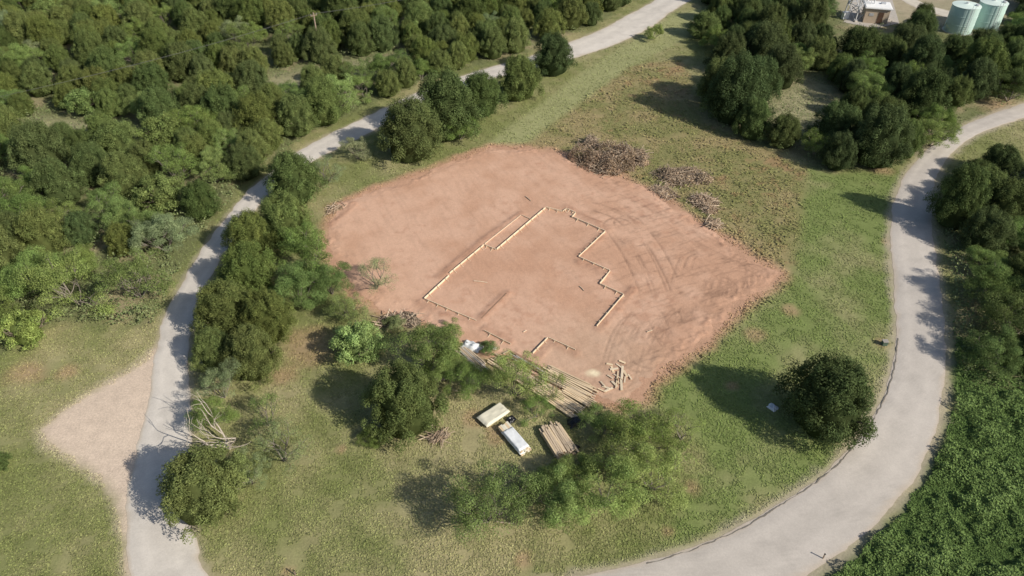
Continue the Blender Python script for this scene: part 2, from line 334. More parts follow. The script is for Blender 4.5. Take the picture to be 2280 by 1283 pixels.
# ---------- grass & ground cover ----------
def scatter(n,x0,x1,y0,y1):
    a=rng.uniform(x0,x1,n); b=rng.uniform(y0,y1,n); u=(a-1140)/F; v=(b-641.5)/F; t=H/(SP+v*CP)
    return u*t,t*(CP-v*SP),t
def upn(n,k): 
    N=unit(n)*k; N[:,2]+=1; return N
X,Y,t=scatter(430000,-120,2400,-25,1380)
nr=np.minimum(sdf(X,Y,LRpoly),sdf(X,Y,RRpoly)); pd=sdf(X,Y,PAD); pq=sdf(X,Y,PULL); lu=sdf(X,Y,LUSH); ye=sdf(X,Y,YARD)
nn=fbm(X,Y,2,1)
ok=(nr>.1+nn*.4)&(pd>-.9+nn*2.2)&(pq>-.8+nn*1.6)&(lu>0)&(ye>0)&(fbm(X,Y,1.5,6)>.33)
X,Y,t,nn=X[ok],Y[ok],t[ok],nn[ok]
rg=sst(sdf(X,Y,ROUGH),1,-1)*.8*sst(fbm(X,Y,1.6,3),.4,.6)+sst(np.abs(sdf(X,Y,PAD)-1.4),1.2,.2)*sst(X,8,14)*sst(fbm(X,Y,1.6,3),.38,.55); rg=np.clip(rg,0,1)
n=len(X); sz=(.5+.5*t/60)*(.07+.07*rng.random(n)+.09*rg*rng.random(n))
zz=.012+sz*.25+rg*rng.random(n)*.2
N=upn(n,.5); V,Fa,_=leaves(np.stack([X,Y,zz],1),N,sz*1.7,sz*.8,1)
c=ground_col(X,Y)*rng.uniform(.8,1.28,n)[:,None]*c3(.98,1.04,.92)
tag(link('grass',mesh_np('grass',V,Fa,M_grass,cols=np.repeat(c,4,0))),'short dry green grass around the dirt pad and between the roads','grass',kind='stuff')
X,Y,t=scatter(210000,1600,2480,720,1420); lu=sdf(X,Y,LUSH); nr=sdf(X,Y,RRpoly); ok=(lu<.3)&(nr>.4+fbm(X,Y,2,3)*.9); X,Y,t=X[ok],Y[ok],t[ok]; n=len(X)
hh=sst(fbm(X,Y,2.2,2),.38,.66)*.5+sst(vn(X,Y,.7,4),.3,.8)*.34
P=np.stack([X,Y,.04+hh*rng.uniform(.5,1,n)],1); V,Fa,_=leaves(P,upn(n,.7),rng.uniform(.12,.24,n),rng.uniform(.07,.15,n),1)
c=lerp(c3(.085,.14,.038)*np.ones((n,1)),c3(.20,.285,.09)*np.ones((n,1)),np.clip(hh*.7+rng.random(n)*.7-.25,0,1))
tag(link('weeds',mesh_np('weeds',V,Fa,M_grass,cols=np.repeat(c,4,0))),'lush green knee high weeds filling the corner outside the paved road bend','weeds',kind='stuff')
X,Y,t=scatter(210000,-150,2450,-40,900); inside=np.zeros(len(X),bool)
for p in (FOR1,FOR2,FOR3): inside|=sdf(X,Y,p)<.5
nr=np.minimum(sdf(X,Y,LRpoly),sdf(X,Y,RRpoly)); ok=inside&(nr>.5)&(sdf(X,Y,YARD)>0)&(fbm(X,Y,5,5)>.40); X,Y,t=X[ok],Y[ok],t[ok]; n=len(X)
hh=sst(fbm(X,Y,3,2),.38,.68)*1.5*sst(sdf(X,Y,CLEAR3),-1,1)
P=np.stack([X,Y,.05+hh*rng.uniform(.4,1,n)],1); V,Fa,_=leaves(P,upn(n,.8),rng.uniform(.2,.36,n),rng.uniform(.1,.18,n),1)
c=lerp(c3(.14,.19,.065)*np.ones((n,1)),c3(.24,.27,.13)*np.ones((n,1)),rng.random(n))
tag(link('undergrowth',mesh_np('undergrowth',V,Fa,M_grass,cols=np.repeat(c,4,0))),'low scrubby undergrowth on the woodland floor between the trees','undergrowth',kind='stuff')
# ---------- tree variants ----------
def lobes_leaves(lobes,dens,L,Wd,jit,zb=-.45,elong=1.0,spike=0):
    parts=[]
    for (c,r) in lobes:
        n=int(dens*r*r); d=unit(n*2); d=d[d[:,2]>zb][:n]; n=len(d)
        rr=r*rng.uniform(.62,1.18,n)[:,None]; P=np.array(c)+d*rr*np.array([1,1,elong])
        if spike: P[:,2]+=spike*r*np.clip(d[:,2],0,1)**4*rng.uniform(.3,1.2,n)
        N=d+unit(n)*jit; N[:,2]+=.3; tn=rng.uniform(.75,1.26)*rng.uniform(.68,1.38,n)
        sc=rng.uniform(.7,1.25,n); parts.append(leaves(P,N,L*sc,Wd*sc,tn))
    return parts
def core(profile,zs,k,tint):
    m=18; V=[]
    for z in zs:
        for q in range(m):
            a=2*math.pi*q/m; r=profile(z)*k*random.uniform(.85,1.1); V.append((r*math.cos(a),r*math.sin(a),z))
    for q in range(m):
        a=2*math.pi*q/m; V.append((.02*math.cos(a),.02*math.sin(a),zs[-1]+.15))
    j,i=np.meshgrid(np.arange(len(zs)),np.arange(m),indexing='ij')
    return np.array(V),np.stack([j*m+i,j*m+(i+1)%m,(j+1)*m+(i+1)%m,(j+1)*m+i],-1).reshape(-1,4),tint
def branch(p,d,L,r,depth,out,tips,spread,kids=(2,3),up=.15,wob=.18):
    pts=[p]; dd=d
    for q in range(3):
        dd=dd+np.array([random.gauss(0,wob),random.gauss(0,wob),random.gauss(0,wob*.7)+up*.3]); dd=dd/np.linalg.norm(dd); pts.append(pts[-1]+dd*L/3)
    out.append((*tube_np(pts,np.linspace(r,r*.6,4),5 if depth>1 else 4),1.0))
    if depth==0: tips.append(pts[-1]); return
    for q in range(random.randint(*kids)):
        nd_=dd+np.array([random.gauss(0,spread),random.gauss(0,spread),random.gauss(0,spread*.45)+up]); nd_/=np.linalg.norm(nd_)
        branch(pts[random.choice((2,3,3))],nd_,L*random.uniform(.65,.9),r*.6,depth-1,out,tips,spread,kids,up,wob)
HT=dict(juniper=7.5,mesquite=5.6,oak=6.0,sparse=5.6,feathery=5.6); RN=4.6
def mk_juniper(k):
    Ht=7.5; dirs=[(random.uniform(0,6.28),random.uniform(-.22,.26)) for _ in range(5)]; pw=random.choice((1.5,1.9,2.3))
    def prof(z):
        h=min(max(z/Ht,0),1); return 4.4*max(1-h**pw,0)**.62*(.72+.28*min(1,h/.22))
    def az(a): return 1+sum(A*math.cos(a*(q+1)-p) for q,(p,A) in enumerate(dirs))*.34
    lob=[]
    for q in range(165):
        a=random.uniform(0,6.283); h=random.uniform(.06,1)**.85; z=.5+h*(Ht-1.2); r=prof(z)*.87*random.uniform(.72,1.1)*az(a)
        lob.append(((r*math.cos(a),r*math.sin(a),z+random.uniform(-.1,.3)),random.uniform(.28,.78)*(1-.25*h)))
    for q in range(26):
        a=random.uniform(0,6.283); r=2.2*math.sqrt(random.random()); lob.append(((r*math.cos(a),r*math.sin(a),6.75-.22*r*r*.8-(2.3-pw)*r*.5+random.uniform(-.2,.45)),random.uniform(.35,.7)))
    parts=lobes_leaves(lob,560,.20,.09,.6,-.4,1.3,.9)
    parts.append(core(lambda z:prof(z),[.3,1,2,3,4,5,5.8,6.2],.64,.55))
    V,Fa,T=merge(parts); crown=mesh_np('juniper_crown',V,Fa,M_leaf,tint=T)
    out=[];tips=[]
    for q in range(5):
        a=q*1.25+random.random(); branch(np.array([.15*math.cos(a),.15*math.sin(a),0]),np.array([.45*math.cos(a),.45*math.sin(a),1.]),2.4,.2,1,out,tips,.4)
    V,Fa,T=merge(out); return crown,mesh_np('juniper_trunk',V,Fa,M_bark)
def mk_mesquite(k,dens=1.0,extra=40):
    out=[];tips=[];ns=random.randint(4,6)
    for q in range(ns):
        a=q*6.283/ns+random.uniform(-.4,.4); s=random.uniform(.5,1.1)
        branch(np.array([.12*math.cos(a),.12*math.sin(a),0]),np.array([s*math.cos(a),s*math.sin(a),1.]),2.1,.11,3,out,tips,.55,(2,3),.1)
    tips=np.array(tips); rr=np.hypot(tips[:,0],tips[:,1]); f=3.9/np.percentile(rr,90); fz=4.9/np.percentile(tips[:,2],95)
    S=np.array([f,f,fz]); out=[(v*S,fa,t) for v,fa,t in out]; tips=tips*S; tips=tips[tips[:,2]>.5]
    if len(tips)>120: tips=tips[rng.permutation(len(tips))[:120]]
    lob=[(tuple(p),random.uniform(.4,1.0)) for p in tips]
    for q in range(extra):
        a=random.uniform(0,6.283); r=3.9*math.sqrt(random.random()); lob.append(((r*math.cos(a),r*math.sin(a),.9+3.7*math.sqrt(max(0,1-(r/4.3)**2))*random.uniform(.45,1)),random.uniform(.45,.95)))
    parts=lobes_leaves(lob,500*dens*(120/len(lob) if dens>.5 else 1),.16,.07,.8,-.7,.6)
    V,Fa,T=merge(parts); crown=mesh_np('mesquite_crown',V,Fa,M_leaf,tint=T)
    V,Fa,T=merge(out); return crown,mesh_np('mesquite_trunk',V,Fa,M_bark_grey)
def mk_oak(k):
    out=[];tips=[]
    for q in range(4):
        a=q*1.57+random.random(); branch(np.array([0,0,0.]),np.array([.6*math.cos(a),.6*math.sin(a),1.]),2.3,.2,2,out,tips,.45,(2,3),.1)
    lob=[]
    for q in range(64):
        a=random.uniform(0,6.283); h=random.uniform(.1,1); r=4.1*math.sqrt(max(0,1-(h-.35)**2/.5))*random.uniform(.45,1.0); lob.append(((r*math.cos(a),r*math.sin(a),.8+h*4.4),random.uniform(.5,1.05)))
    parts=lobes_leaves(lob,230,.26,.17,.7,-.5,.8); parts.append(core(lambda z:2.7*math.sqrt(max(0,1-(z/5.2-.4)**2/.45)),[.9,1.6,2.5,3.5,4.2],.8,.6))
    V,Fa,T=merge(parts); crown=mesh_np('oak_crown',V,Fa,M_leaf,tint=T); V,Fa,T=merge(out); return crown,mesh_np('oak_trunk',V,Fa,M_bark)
VAR=dict(juniper=[mk_juniper(k) for k in range(9)],mesquite=[mk_mesquite(k) for k in range(7)],oak=[mk_oak(k) for k in range(3)],sparse=[mk_mesquite(9,.3,0) for k in range(3)],feathery=[mk_mesquite(9,.54,8) for k in range(5)])
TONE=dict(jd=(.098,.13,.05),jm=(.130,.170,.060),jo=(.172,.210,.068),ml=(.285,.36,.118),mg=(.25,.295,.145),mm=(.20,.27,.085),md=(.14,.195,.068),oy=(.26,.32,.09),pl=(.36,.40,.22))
PLACED=[]
def plant(kind,x,y,r,hr,tone,label,group=None):
    sp='mesquite' if kind in('sparse','feathery') else kind
    o=empty(sp+'_tree',label,'tree',(x,y,0),random.uniform(0,6.28),group)
    h=r*hr; o.scale=(r/RN,r/RN*random.uniform(.9,1.1),h/HT[kind])
    cm,tm=random.choice(VAR[kind]); t=link('trunk',tm,o); c=link('crown',cm,o)
    b=np.array(TONE[tone])*random.uniform(.84,1.18)*np.array([random.uniform(.92,1.08),1,random.uniform(.9,1.1)]); c.color=(*b,1)
    PLACED.append((x,y,r)); return o
def tree(px_,py_,w,kind,tone,label,hr=1.5,group=None):
    zc=2.5
    for q in range(3):
        v=(py_-641.5)/F; t=(H-zc)/(SP+v*CP); r=w/2/(F/t); zc=.42*r*hr
    x,y=G(px_,py_,zc); return plant(kind,x,y,r,hr,tone,label,group)
J,Mq,O,S,FE='juniper','mesquite','oak','sparse','feathery'
T=[(1848,893,255,J,'jd','large round dark juniper standing alone inside the paved road bend',1.5),
(900,900,220,J,'jm','big rounded juniper left of the panel stacks with bare twigs in its crown',1.5),
(945,785,170,FE,'mm','leafy tree at the corner of the dirt pad behind the big juniper',1.5),
(1040,850,110,FE,'mm','small tree between the big juniper and the timber piles',1.5),
(990,820,120,Mq,'mm','dark leafy tree directly behind the big front juniper on its right',1.5),
(1150,845,130,FE,'ml','pale feathery mesquite overhanging the long timber pile',1.9),
(1236,865,85,S,'oy','thin yellowish mesquite standing in front of the long timber pile',1.8),
(1195,915,80,FE,'mm','low bushy tree behind the cream panel stack',1.2),
(1345,945,120,FE,'mm','green tree right of the ragged lumber stack',1.2),
(1435,965,180,FE,'mm','wide mesquite right of the lumber stack at the foot of the pad',1.25),
(1520,955,120,S,'ml','pale mesquite at the right end of the front grove',1.35),
(1460,1060,180,FE,'ml','feathery mesquite at the lower right of the front grove',1.35),
(1350,1095,200,FE,'ml','mesquite in the middle of the front grove',1.35),
(1240,1110,180,Mq,'mm','dense mesquite in the lower middle of the front grove below the stacks',1.4),
(1085,1125,215,FE,'mm','mesquite at the lower left end of the front grove',1.4),
(1275,1055,120,Mq,'mm','small dark tree just below the ragged lumber stack',1.2),
(1390,1025,150,S,'ml','thin mesquite with bare grey limbs inside the front grove',1.4),
(450,1085,240,J,'jo','olive juniper beside the gravel road at the lower left',1.4),
(625,1000,150,S,'mg','sparse grey green mesquite right of the bare dead tree',1.3),
(590,925,110,S,'mm','thin green mesquite above and right of the bare dead tree',1.5),
(470,925,110,FE,'mm','loose green mesquite directly left of the bare dead tree',1.5),
(555,1055,120,FE,'mg','low grey green mesquite between the olive juniper and the dead tree',1.1),
(650,405,155,J,'jm','juniper between the gravel road and the upper left of the dirt pad',1.5),
(725,385,90,S,'mg','thin pale mesquite beside the juniper left of the pad',1.5),
(795,335,80,FE,'pl','small pale grey green mesquite at the gravel road bend',1.3),
(635,500,155,J,'jo','upper olive juniper in the row along the gravel road',1.5),
(560,530,135,J,'jo','juniper hugging the gravel road at the top of the roadside row',1.5),
(690,570,160,FE,'mm','bushy mesquite left of the pad in the roadside row',1.5),
(550,610,160,J,'jo','olive juniper in the middle of the roadside row near the road',1.5),
(660,640,140,Mq,'mm','mesquite behind the middle of the roadside row',1.5),
(500,695,165,J,'jo','yellow olive juniper at the gravel road edge halfway down the row',1.5),
(595,710,150,J,'jo','juniper in the lower half of the roadside row away from the road',1.6),
(560,790,150,J,'jo','tall olive juniper near the bottom of the roadside row',1.6),
(478,780,120,J,'jo','olive juniper leaning over the gravel road near the bottom of the row',1.6),
(490,858,115,FE,'mg','thin grey green tree at the bottom end of the roadside row',1.7),
(735,630,110,Mq,'mm','dark mesquite next to the left corner of the pad',1.4),
(835,620,110,S,'mg','see through mesquite leaning over the left edge of the dirt',1.3),
(775,690,95,FE,'ml','small light green mesquite below the left corner of the pad',1.4),
(795,765,125,O,'ml','bright green broadleaf tree left of the big juniper',1.4),
(915,298,175,J,'jm','leftmost juniper of the clump above the pad beside the gravel road',1.5),
(990,245,180,J,'jm','large juniper in the middle of the clump above the pad',1.6),
(1070,215,125,J,'jm','right juniper of the clump above the pad',1.5),
(1025,285,95,Mq,'mm','light mesquite in front of the juniper clump above the pad',1.4),
(1155,180,125,J,'jm','round juniper on the grass verge of the gravel road',1.5),
(1232,128,112,J,'jd','second round juniper further up the gravel road verge',1.5),
(1455,75,46,Mq,'ml','tiny lone tree on the mown strip beside the upper gravel road',1.5),
(1642,210,170,J,'jd','tall dark juniper at the left front of the upper right wood',1.75),
(1625,125,105,J,'jd','dark juniper behind the tall one at the upper right wood',1.5),
(1705,110,130,J,'jd','dark juniper right of the tall one in the upper right wood',1.5),
(1780,140,70,Mq,'mm','small paler tree among the dark junipers of the upper right',1.5),
(1570,60,90,J,'jm','low juniper at the left tip of the upper right wood',1.2),
(1860,285,130,J,'jd','dark juniper at the lower left of the clump by the paved road top',1.5),
(1960,275,130,J,'jd','dark juniper in the middle of the clump by the paved road top',1.5),
(2080,300,110,Mq,'mm','light green mesquite at the inside of the paved road top',1.2),
(2060,215,140,J,'jd','dark juniper above the light mesquite by the paved road top',1.5),
(1915,115,130,J,'jd','large dark juniper below the small building',1.4),
(2020,95,110,J,'jd','dark juniper between the small building and the tanks',1.2),
(2130,112,95,J,'jd','dark juniper below the nearer pale green tank',1.2),
(2190,95,90,J,'jd','dark juniper in front of the gap between the two tanks',1.1),
(2250,85,85,J,'jd','dark juniper right of and below the farther tank',1.2),
(2138,448,125,J,'jd','tall dark juniper hard against the outer edge of the paved road top',2.4),
(2225,365,110,J,'jd','juniper outside the paved road at its upper end',1.3),
(2235,460,160,J,'jd','large dark juniper outside the paved road on the right',1.4),
(2205,640,140,Mq,'md','dark mesquite outside the paved road halfway down',1.4),
(2220,790,140,Mq,'md','low dark mesquite at the edge of the weeds on the right',1.2),
(55,735,130,O,'oy','yellow green broadleaf tree at the left edge of the photo',1.3),
(-5,1030,60,J,'jm','dark bush cut by the left edge beside the mown grass',1.3),
(160,640,180,FE,'ml','wide mesquite at the lower left end of the wood',1.4),
(300,625,165,FE,'mm','pale mesquite at the tip of the wood by the gravel road',1.4),
(360,525,140,Mq,'mg','greyish green tree with dead twigs near the gravel road',1.4),
(445,450,110,J,'jm','juniper on the outer side of the gravel road opposite the roadside row',1.5),
(545,365,100,J,'jm','juniper on the outer side of the gravel road opposite the pale bend',1.5),
(60,620,150,Mq,'mm','mesquite behind the yellow green tree at the left edge',1.4)]
for a in T: tree(*a)
for (a,b,w,tn,lb) in [(830,975,70,'mm','low bush at the left foot of the big front juniper'),(1090,775,50,'mm','small shrub by the white wrapped bundle'),(880,720,55,'mg','small grey shrub on the lower left rim of the pad'),(1000,750,85,'mm','dark shrub on the lower rim of the pad')]:
    tree(a,b,w,Mq,tn,lb,1.0)
def fill(poly,n,rmin,rmax,pm,group,labf,tones,avoid=(),ov=.68,ymax=178,skip=lambda p,r:False,rd=1.5,far=False,lowh=1.0):
    pp=np.array(poly); bx=(max(pp[:,0].min(),-128),min(pp[:,0].max(),125),max(pp[:,1].min(),15),min(pp[:,1].max(),ymax))
    K=60000; xs=rng.uniform(bx[0],bx[1],K); ys=rng.uniform(bx[2],bx[3],K)
    ok=(sdf(xs,ys,poly)<-.3)&(np.minimum(sdf(xs,ys,LRpoly),sdf(xs,ys,RRpoly))>rd)
    for av in avoid: ok&=sdf(xs,ys,av)>1.2
    c=0
    for x,y in zip(xs[ok],ys[ok]):
        if c>=n: break
        p=proj(x,y,3.5)
        if not(-90<p[0]<2370 and -45<p[1]<1350): continue
        r=random.uniform(rmin,rmax)
        if far and p[1]<220: r*=.9
        if skip(p,r): continue
        if any((x-a)**2+(y-b)**2<(ov*(r+q))**2 for a,b,q in PLACED): continue
        m=pm(p,x,y); kind=J if random.random()>m else (O if random.random()<.06 else (FE if random.random()<.5 else Mq))
        tone=random.choice(tones[kind]); kk=Mq if kind==FE else kind
        plant(kind,x,y,r,(random.uniform(1.4,1.85) if kind==J else random.uniform(1.25,1.55))*lowh,tone,labf(kk,p),group(kk,p)); c+=1
    return c
nm={J:'juniper',Mq:'mesquite',O:'broadleaf tree'}; adj={J:'rounded olive green',Mq:'pale feathery',O:'bright green'}
def where(p):
    if p[0]>1000: return 'behind the upper stretch of the gravel road'
    if p[1]<150: return 'in the far dense wood at the upper left' if p[0]<560 else 'in the far wood right of the utility pole'
    if p[1]<320: return 'in the wood left of the pole clearing' if p[0]<480 else 'in the wood between clearing and gravel road'
    return 'in the left wood below the grassy clearing' if p[0]<260 else 'in the left wood close to the gravel road'
f1=lambda k,p:f'{adj[k]} {nm[k]} {where(p)}'; g1=lambda k,p:f'{nm[k]}s {where(p)}'
tn1={J:['jo','jo','jm'],Mq:['mm','mm','mg'],FE:['ml','mm','mm'],O:['mm']}
n1=fill(FOR1,300,2.4,4.2,lambda p,x,y:.20 if p[1]<200 else (.42 if p[1]<330 else .62),g1,f1,tn1,(CLEAR1,CLEAR2),.62,far=True)
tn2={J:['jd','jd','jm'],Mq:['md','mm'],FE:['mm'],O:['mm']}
def sk(p,r):
    q=r*12
    return (1870-q<p[0]<2005+q and p[1]<52+q) or (2105-q<p[0]<2250+q and p[1]<50+q) or (p[0]>2110 and 205<p[1]<400)
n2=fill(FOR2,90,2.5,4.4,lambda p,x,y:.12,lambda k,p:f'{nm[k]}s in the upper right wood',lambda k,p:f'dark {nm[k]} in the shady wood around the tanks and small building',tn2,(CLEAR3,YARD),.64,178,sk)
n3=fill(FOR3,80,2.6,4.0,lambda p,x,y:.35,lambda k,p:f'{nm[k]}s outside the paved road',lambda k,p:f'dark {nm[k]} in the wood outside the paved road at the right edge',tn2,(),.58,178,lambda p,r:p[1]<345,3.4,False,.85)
# ---------- dead tree ----------
out=[];tips=[]
for q in range(4):
    a=q*1.6+.5; branch(np.array([0,0,0.]),np.array([.6*math.cos(a),.6*math.sin(a),1.]),2.2,.12,3,out,tips,.6,(2,3),.10,.22)
V,Fa,_=merge(out); x,y=G(512,1000); o=empty('dead_tree','bare pale grey dead tree above the olive juniper at the lower left','tree',(x,y,0)); o.scale=(.95,.95,.95)
link('trunk',mesh_np('dead_trunk',V,Fa,M_dead),o)
# ---------- brush piles ----------
def brush(px_,py_,a,b,h,n,label,rz=0,leafc=(.44,.34,.24)):
    x,y=G(px_,py_); o=empty('brush_pile',label,'brush pile',(x,y,0),rz); mb1=[]
    nm_=max(3,int(a*b*.8)); MC=[(random.gauss(0,.36)*a,random.gauss(0,.36)*b,random.uniform(.4,.65)*max(a,b)*.8,random.uniform(.45,1)*h) for _ in range(nm_)]
    def spot():
        cx,cy,cr,ch=random.choice(MC); th=random.uniform(0,6.28); rr=math.sqrt(random.random()); return cx+cr*rr*math.cos(th),cy+cr*rr*math.sin(th),max(.06,ch*(1-rr**1.5)*random.uniform(.3,1.1))
    for q in range(n):
        cx,cy,cz=spot()
        L=random.uniform(.9,2.5); d=unit(1)[0]; d[2]*=.6; p=np.array([cx,cy,cz+.05]); pts=[p-d*L/2,p+unit(1)[0]*.2,p+d*L/2]; pts=[np.array([u[0],u[1],max(u[2],.04)]) for u in pts]
        r=random.choice((.015,.02,.03,.04,.055)); mb1.append((*tube_np(pts,np.array([r,r*.8,r*.4]),4),1.0))
    k=len(mb1)//2; V1,F1,_=merge(mb1[:k]); V2,F2,_=merge(mb1[k:])
    link('branches',mesh_np('branches',V1,F1,M_twig),o); link('pale_branches',mesh_np('pale_branches',V2,F2,M_twig2),o)
    m=int(n*13); P=np.array([spot() for _ in range(m)])
    V,Fa,T_=leaves(P,upn(m,1),rng.uniform(.12,.3,m),rng.uniform(.07,.18,m),rng.uniform(.5,1.4,m)*(.6+.8*vn(P[:,0],P[:,1],1.0,3)))
    c=link('dead_leaves',mesh_np('dead_leaves',V,Fa,M_leaf,tint=T_),o); c.color=(*leafc,1)
brush(1350,362,4.6,3.8,2.5,1000,'large heap of dead brown brush at the top rim of the dirt pad',leafc=(.42,.31,.215))
brush(1310,325,1.8,1.7,1.6,220,'smaller heap of grey branches touching the top left of the large brush heap',leafc=(.48,.40,.31))
brush(1425,350,2.4,1.7,1.2,260,'pale brush spreading from the right end of the large heap',leafc=(.52,.41,.29))
brush(1525,395,4.0,2.3,1.2,480,'medium heap of pale cleared brush right of the large one',leafc=(.52,.41,.29))
brush(1562,450,1.7,3.0,.9,280,'low strip of broken brush along the right rim of the dirt pad',leafc=(.50,.39,.28))
brush(1470,425,2.2,.9,.3,130,'thin debris straggling between the large and medium brush heaps',-.4,(.52,.40,.29))
brush(1587,495,1.6,1.3,.5,120,'smallest scatter of brush at the right rim of the pad')
brush(890,715,2.4,1.0,.6,140,'grey brush debris on the lower left rim of the pad',-.5,(.36,.30,.23))
brush(985,968,1.4,.6,.4,70,'grey dead branches on the grass in front of the big front juniper',.3,(.36,.30,.23))
brush(755,465,1.2,.9,.35,60,'small twig heap at the upper left rim of the pad',.4,(.42,.31,.22))
# ---------- formwork ----------
def form(a,b,label,h=.24,w=.06,mat=None,stk=True,name='form_board'):
    ax,ay=G(*a);bx,by=G(*b); o=empty(name,label,'form board',(ax,ay,0),0,None); m=MB(); zb=ZP-.03
    m.beam((ax,ay,zb+h/2),(bx,by,zb+h/2),w,h); m.build('board',mat or M_form,o,(ax,ay,0))
    if stk:
        L=math.hypot(bx-ax,by-ay); n=max(2,int(L/1.2)); d=((bx-ax)/L,(by-ay)/L)
        for k in range(n):
            f=(k+.5)/n*L; sx=ax+d[0]*f+d[1]*.1; sy=ay+d[1]*f-d[0]*.1; m=MB(); m.beam((sx,sy,zb-.02),(sx,sy,zb+h+.10),.05,.05); m.beam((sx,sy,zb+h*.75),(sx+d[1]*.4,sy-d[0]*.4,zb+.02),.035,.045)
            m.build('stake',M_form,o,(ax,ay,0))
    return o
FB=[((945,668),(1000,617),'left lower form board from the left corner up to the small jog'),
((1001,612),(1077,549),'form board along the left side between the jog and the porch notch'),
((1079,549),(1104,559),'short form board closing the lower end of the porch notch'),
((1106,558),(1214,466),'long form board running up the left side to the top corner'),
((1216,465),(1251,474),'form board along the top from the top corner'),
((1253,473),(1262,468),'very short form board of the small top bump, left side'),
((1264,469),(1281,477),'short form board on top of the small bump'),
((1281,478),(1273,487),'very short form board of the small top bump, right side'),
((1275,487),(1347,518),'form board along the upper right edge to the right corner'),
((1347,519),(1288,575),'form board running down the right side from the upper right corner'),
((1289,576),(1357,606),'form board stepping outward on the right side'),
((1358,607),(1335,635),'short form board going down at the first right step'),
((1336,636),(1387,659),'form board of the second outward step on the right'),
((1388,660),(1328,730),'lowest right side form board ending open'),
((945,669),(1008,696),'form board starting the bottom edge at the left corner'),
((1010,697),(1060,718),'form board of the bottom edge right of the left corner'),
((1078,740),(1137,770),'form board of the bottom edge near the white wrapped bundle'),
((1186,790),(1219,756),'short form board rising at the bottom notch'),
((1221,756),(1281,783),'form board on top of the bottom notch')]
for a,b,l in FB: form(a,b,l)
form((1079,546),(1160,482),'thin batten marking the outer edge of the porch on the left',.16,.07,M_wood2,False,'batten')
form((1162,482),(1180,490),'short thin batten at the top end of the porch',.16,.07,M_wood2,False,'batten')
form((1128,656),(1072,712),'thin brown batten lying inside the lower left room',.14,.12,M_brown,False,'batten')
form((1388,664),(1408,640),'loose board leaning out from the lower right corner',.08,.1,M_wood2,False,'batten')
# ---------- lumber ----------
def pile(a,b,width,rows,layers,label,mat,bw=.14,bh=.05,jit=.25,ang=.03,name='lumber_pile',part='board',z0=.12,gap=.02,z1=0):
    ax,ay=G(*a);bx,by=G(*b); L=math.hypot(bx-ax,by-ay); rz=math.atan2(by-ay,bx-ax); o=empty(name,label,'lumber pile',((ax+bx)/2,(ay+by)/2,z1),rz)
    for f in (-.36,0,.36):
        m=MB(); m.beam((L*f,-width/2,z0/2+.005),(L*f,width/2,z0/2+.005),.1,z0-.01); m.build('bearer',M_wood2,o)
    for l in range(layers):
        for r in range(rows):
            y=-width/2+width*(r+.5)/rows+random.uniform(-1,1)*gap*jit*2; dx=random.uniform(-jit,jit); t=random.uniform(-ang,ang); LL=L*random.uniform(1-jit*.5,1)
            z=z0+bh*(l+.5)+l*.004+r*.0015; m=MB(); c,s_=math.cos(t),math.sin(t)
            m.beam((dx-LL/2*c,y-LL/2*s_,z),(dx+LL/2*c,y+LL/2*s_,z),bw,bh); m.build(part,random.choice(mat),o)
    return o
pile((1098,800),(1200,868),1.5,8,3,'upper long timber pile running down to the right behind the pale mesquite',[M_wood,M_wood2,M_wood],.13,.05,.5,.04)
pile((1192,858),(1292,928),1.7,9,3,'lower long timber pile ending beside the black plastic',[M_wood,M_wood2,M_wood],.13,.05,.55,.05)
pile((1135,790),(1225,838),.8,5,2,'thin pile of boards along the rim above the long timbers',[M_wood2,M_brown,M_grey],.12,.05,.4,.05)
pile((1212,828),(1322,884),1.9,9,3,'pile of pale boards at the lower rim of the pad right of the long timbers',[M_wood,M_wood2],.13,.05,.4,.05)
pile((1255,868),(1318,905),1.0,6,3,'short pile of pale boards just above the black plastic',[M_wood],.12,.05,.35,.06)
pile((1022,775),(1078,824),1.2,7,2,'short pile of grey weathered boards left of the long timbers',[M_grey,M_wood2],.12,.05,.35,.06)
pile((1222,955),(1262,1018),1.9,11,6,'ragged ended stack of lumber among the trees, right of the two pale stacks',[M_wood,M_wood2,M_wood2],.15,.08,.40,.03)
def sag(name,sx,sy,z,drop,mat,parent):
    n=22; V=[];k=random.uniform(0,50)
    for a in range(n):
        for b in range(n):
            u,v=a/(n-1)*2-1,b/(n-1)*2-1; e=max(abs(u),abs(v)); f=max(0,(e-.82)/.18)
            V.append((u*sx/2,v*sy/2,z+.05*(vn(u*3+k,v*3,1,2)-.5)-drop*f*(.75+.5*vn(u*4+k,v*4,1,3))))
    Fc=[(a*n+b,(a+1)*n+b,(a+1)*n+b+1,a*n+b+1) for a in range(n-1) for b in range(n-1)]
    return link(name,mesh_np(name,np.array(V),np.array(Fc),mat),parent)
ax,ay=G(1075,945);bx,by=G(1122,914); L=math.hypot(bx-ax,by-ay)
o=empty('panel_stack','low stack under a cream cover at the left, beside the big juniper','panel stack',((ax+bx)/2,(ay+by)/2,0),math.atan2(by-ay,bx-ax))
for f in (-.35,0,.35):
    m=MB(); m.beam((L*f,-.6,.07),(L*f,.6,.07),.1,.13); m.build('bearer',M_wood2,o)
for k in range(7):
    m=MB(); m.box((random.uniform(-.04,.04),random.uniform(-.04,.04),.15+.05*(k+.5)),L,1.2,.045,random.uniform(-.015,.015)); m.build('panel',M_panel,o)
sag('cover',L+.25,1.45,.56,.16,M_panel,o)
ax,ay=G(1121,954);bx,by=G(1171,1012); L=math.hypot(bx-ax,by-ay)
o=empty('panel_stack','long pale stack partly wrapped in white, between cream panels and lumber','panel stack',((ax+bx)/2,(ay+by)/2,0),math.atan2(by-ay,bx-ax))
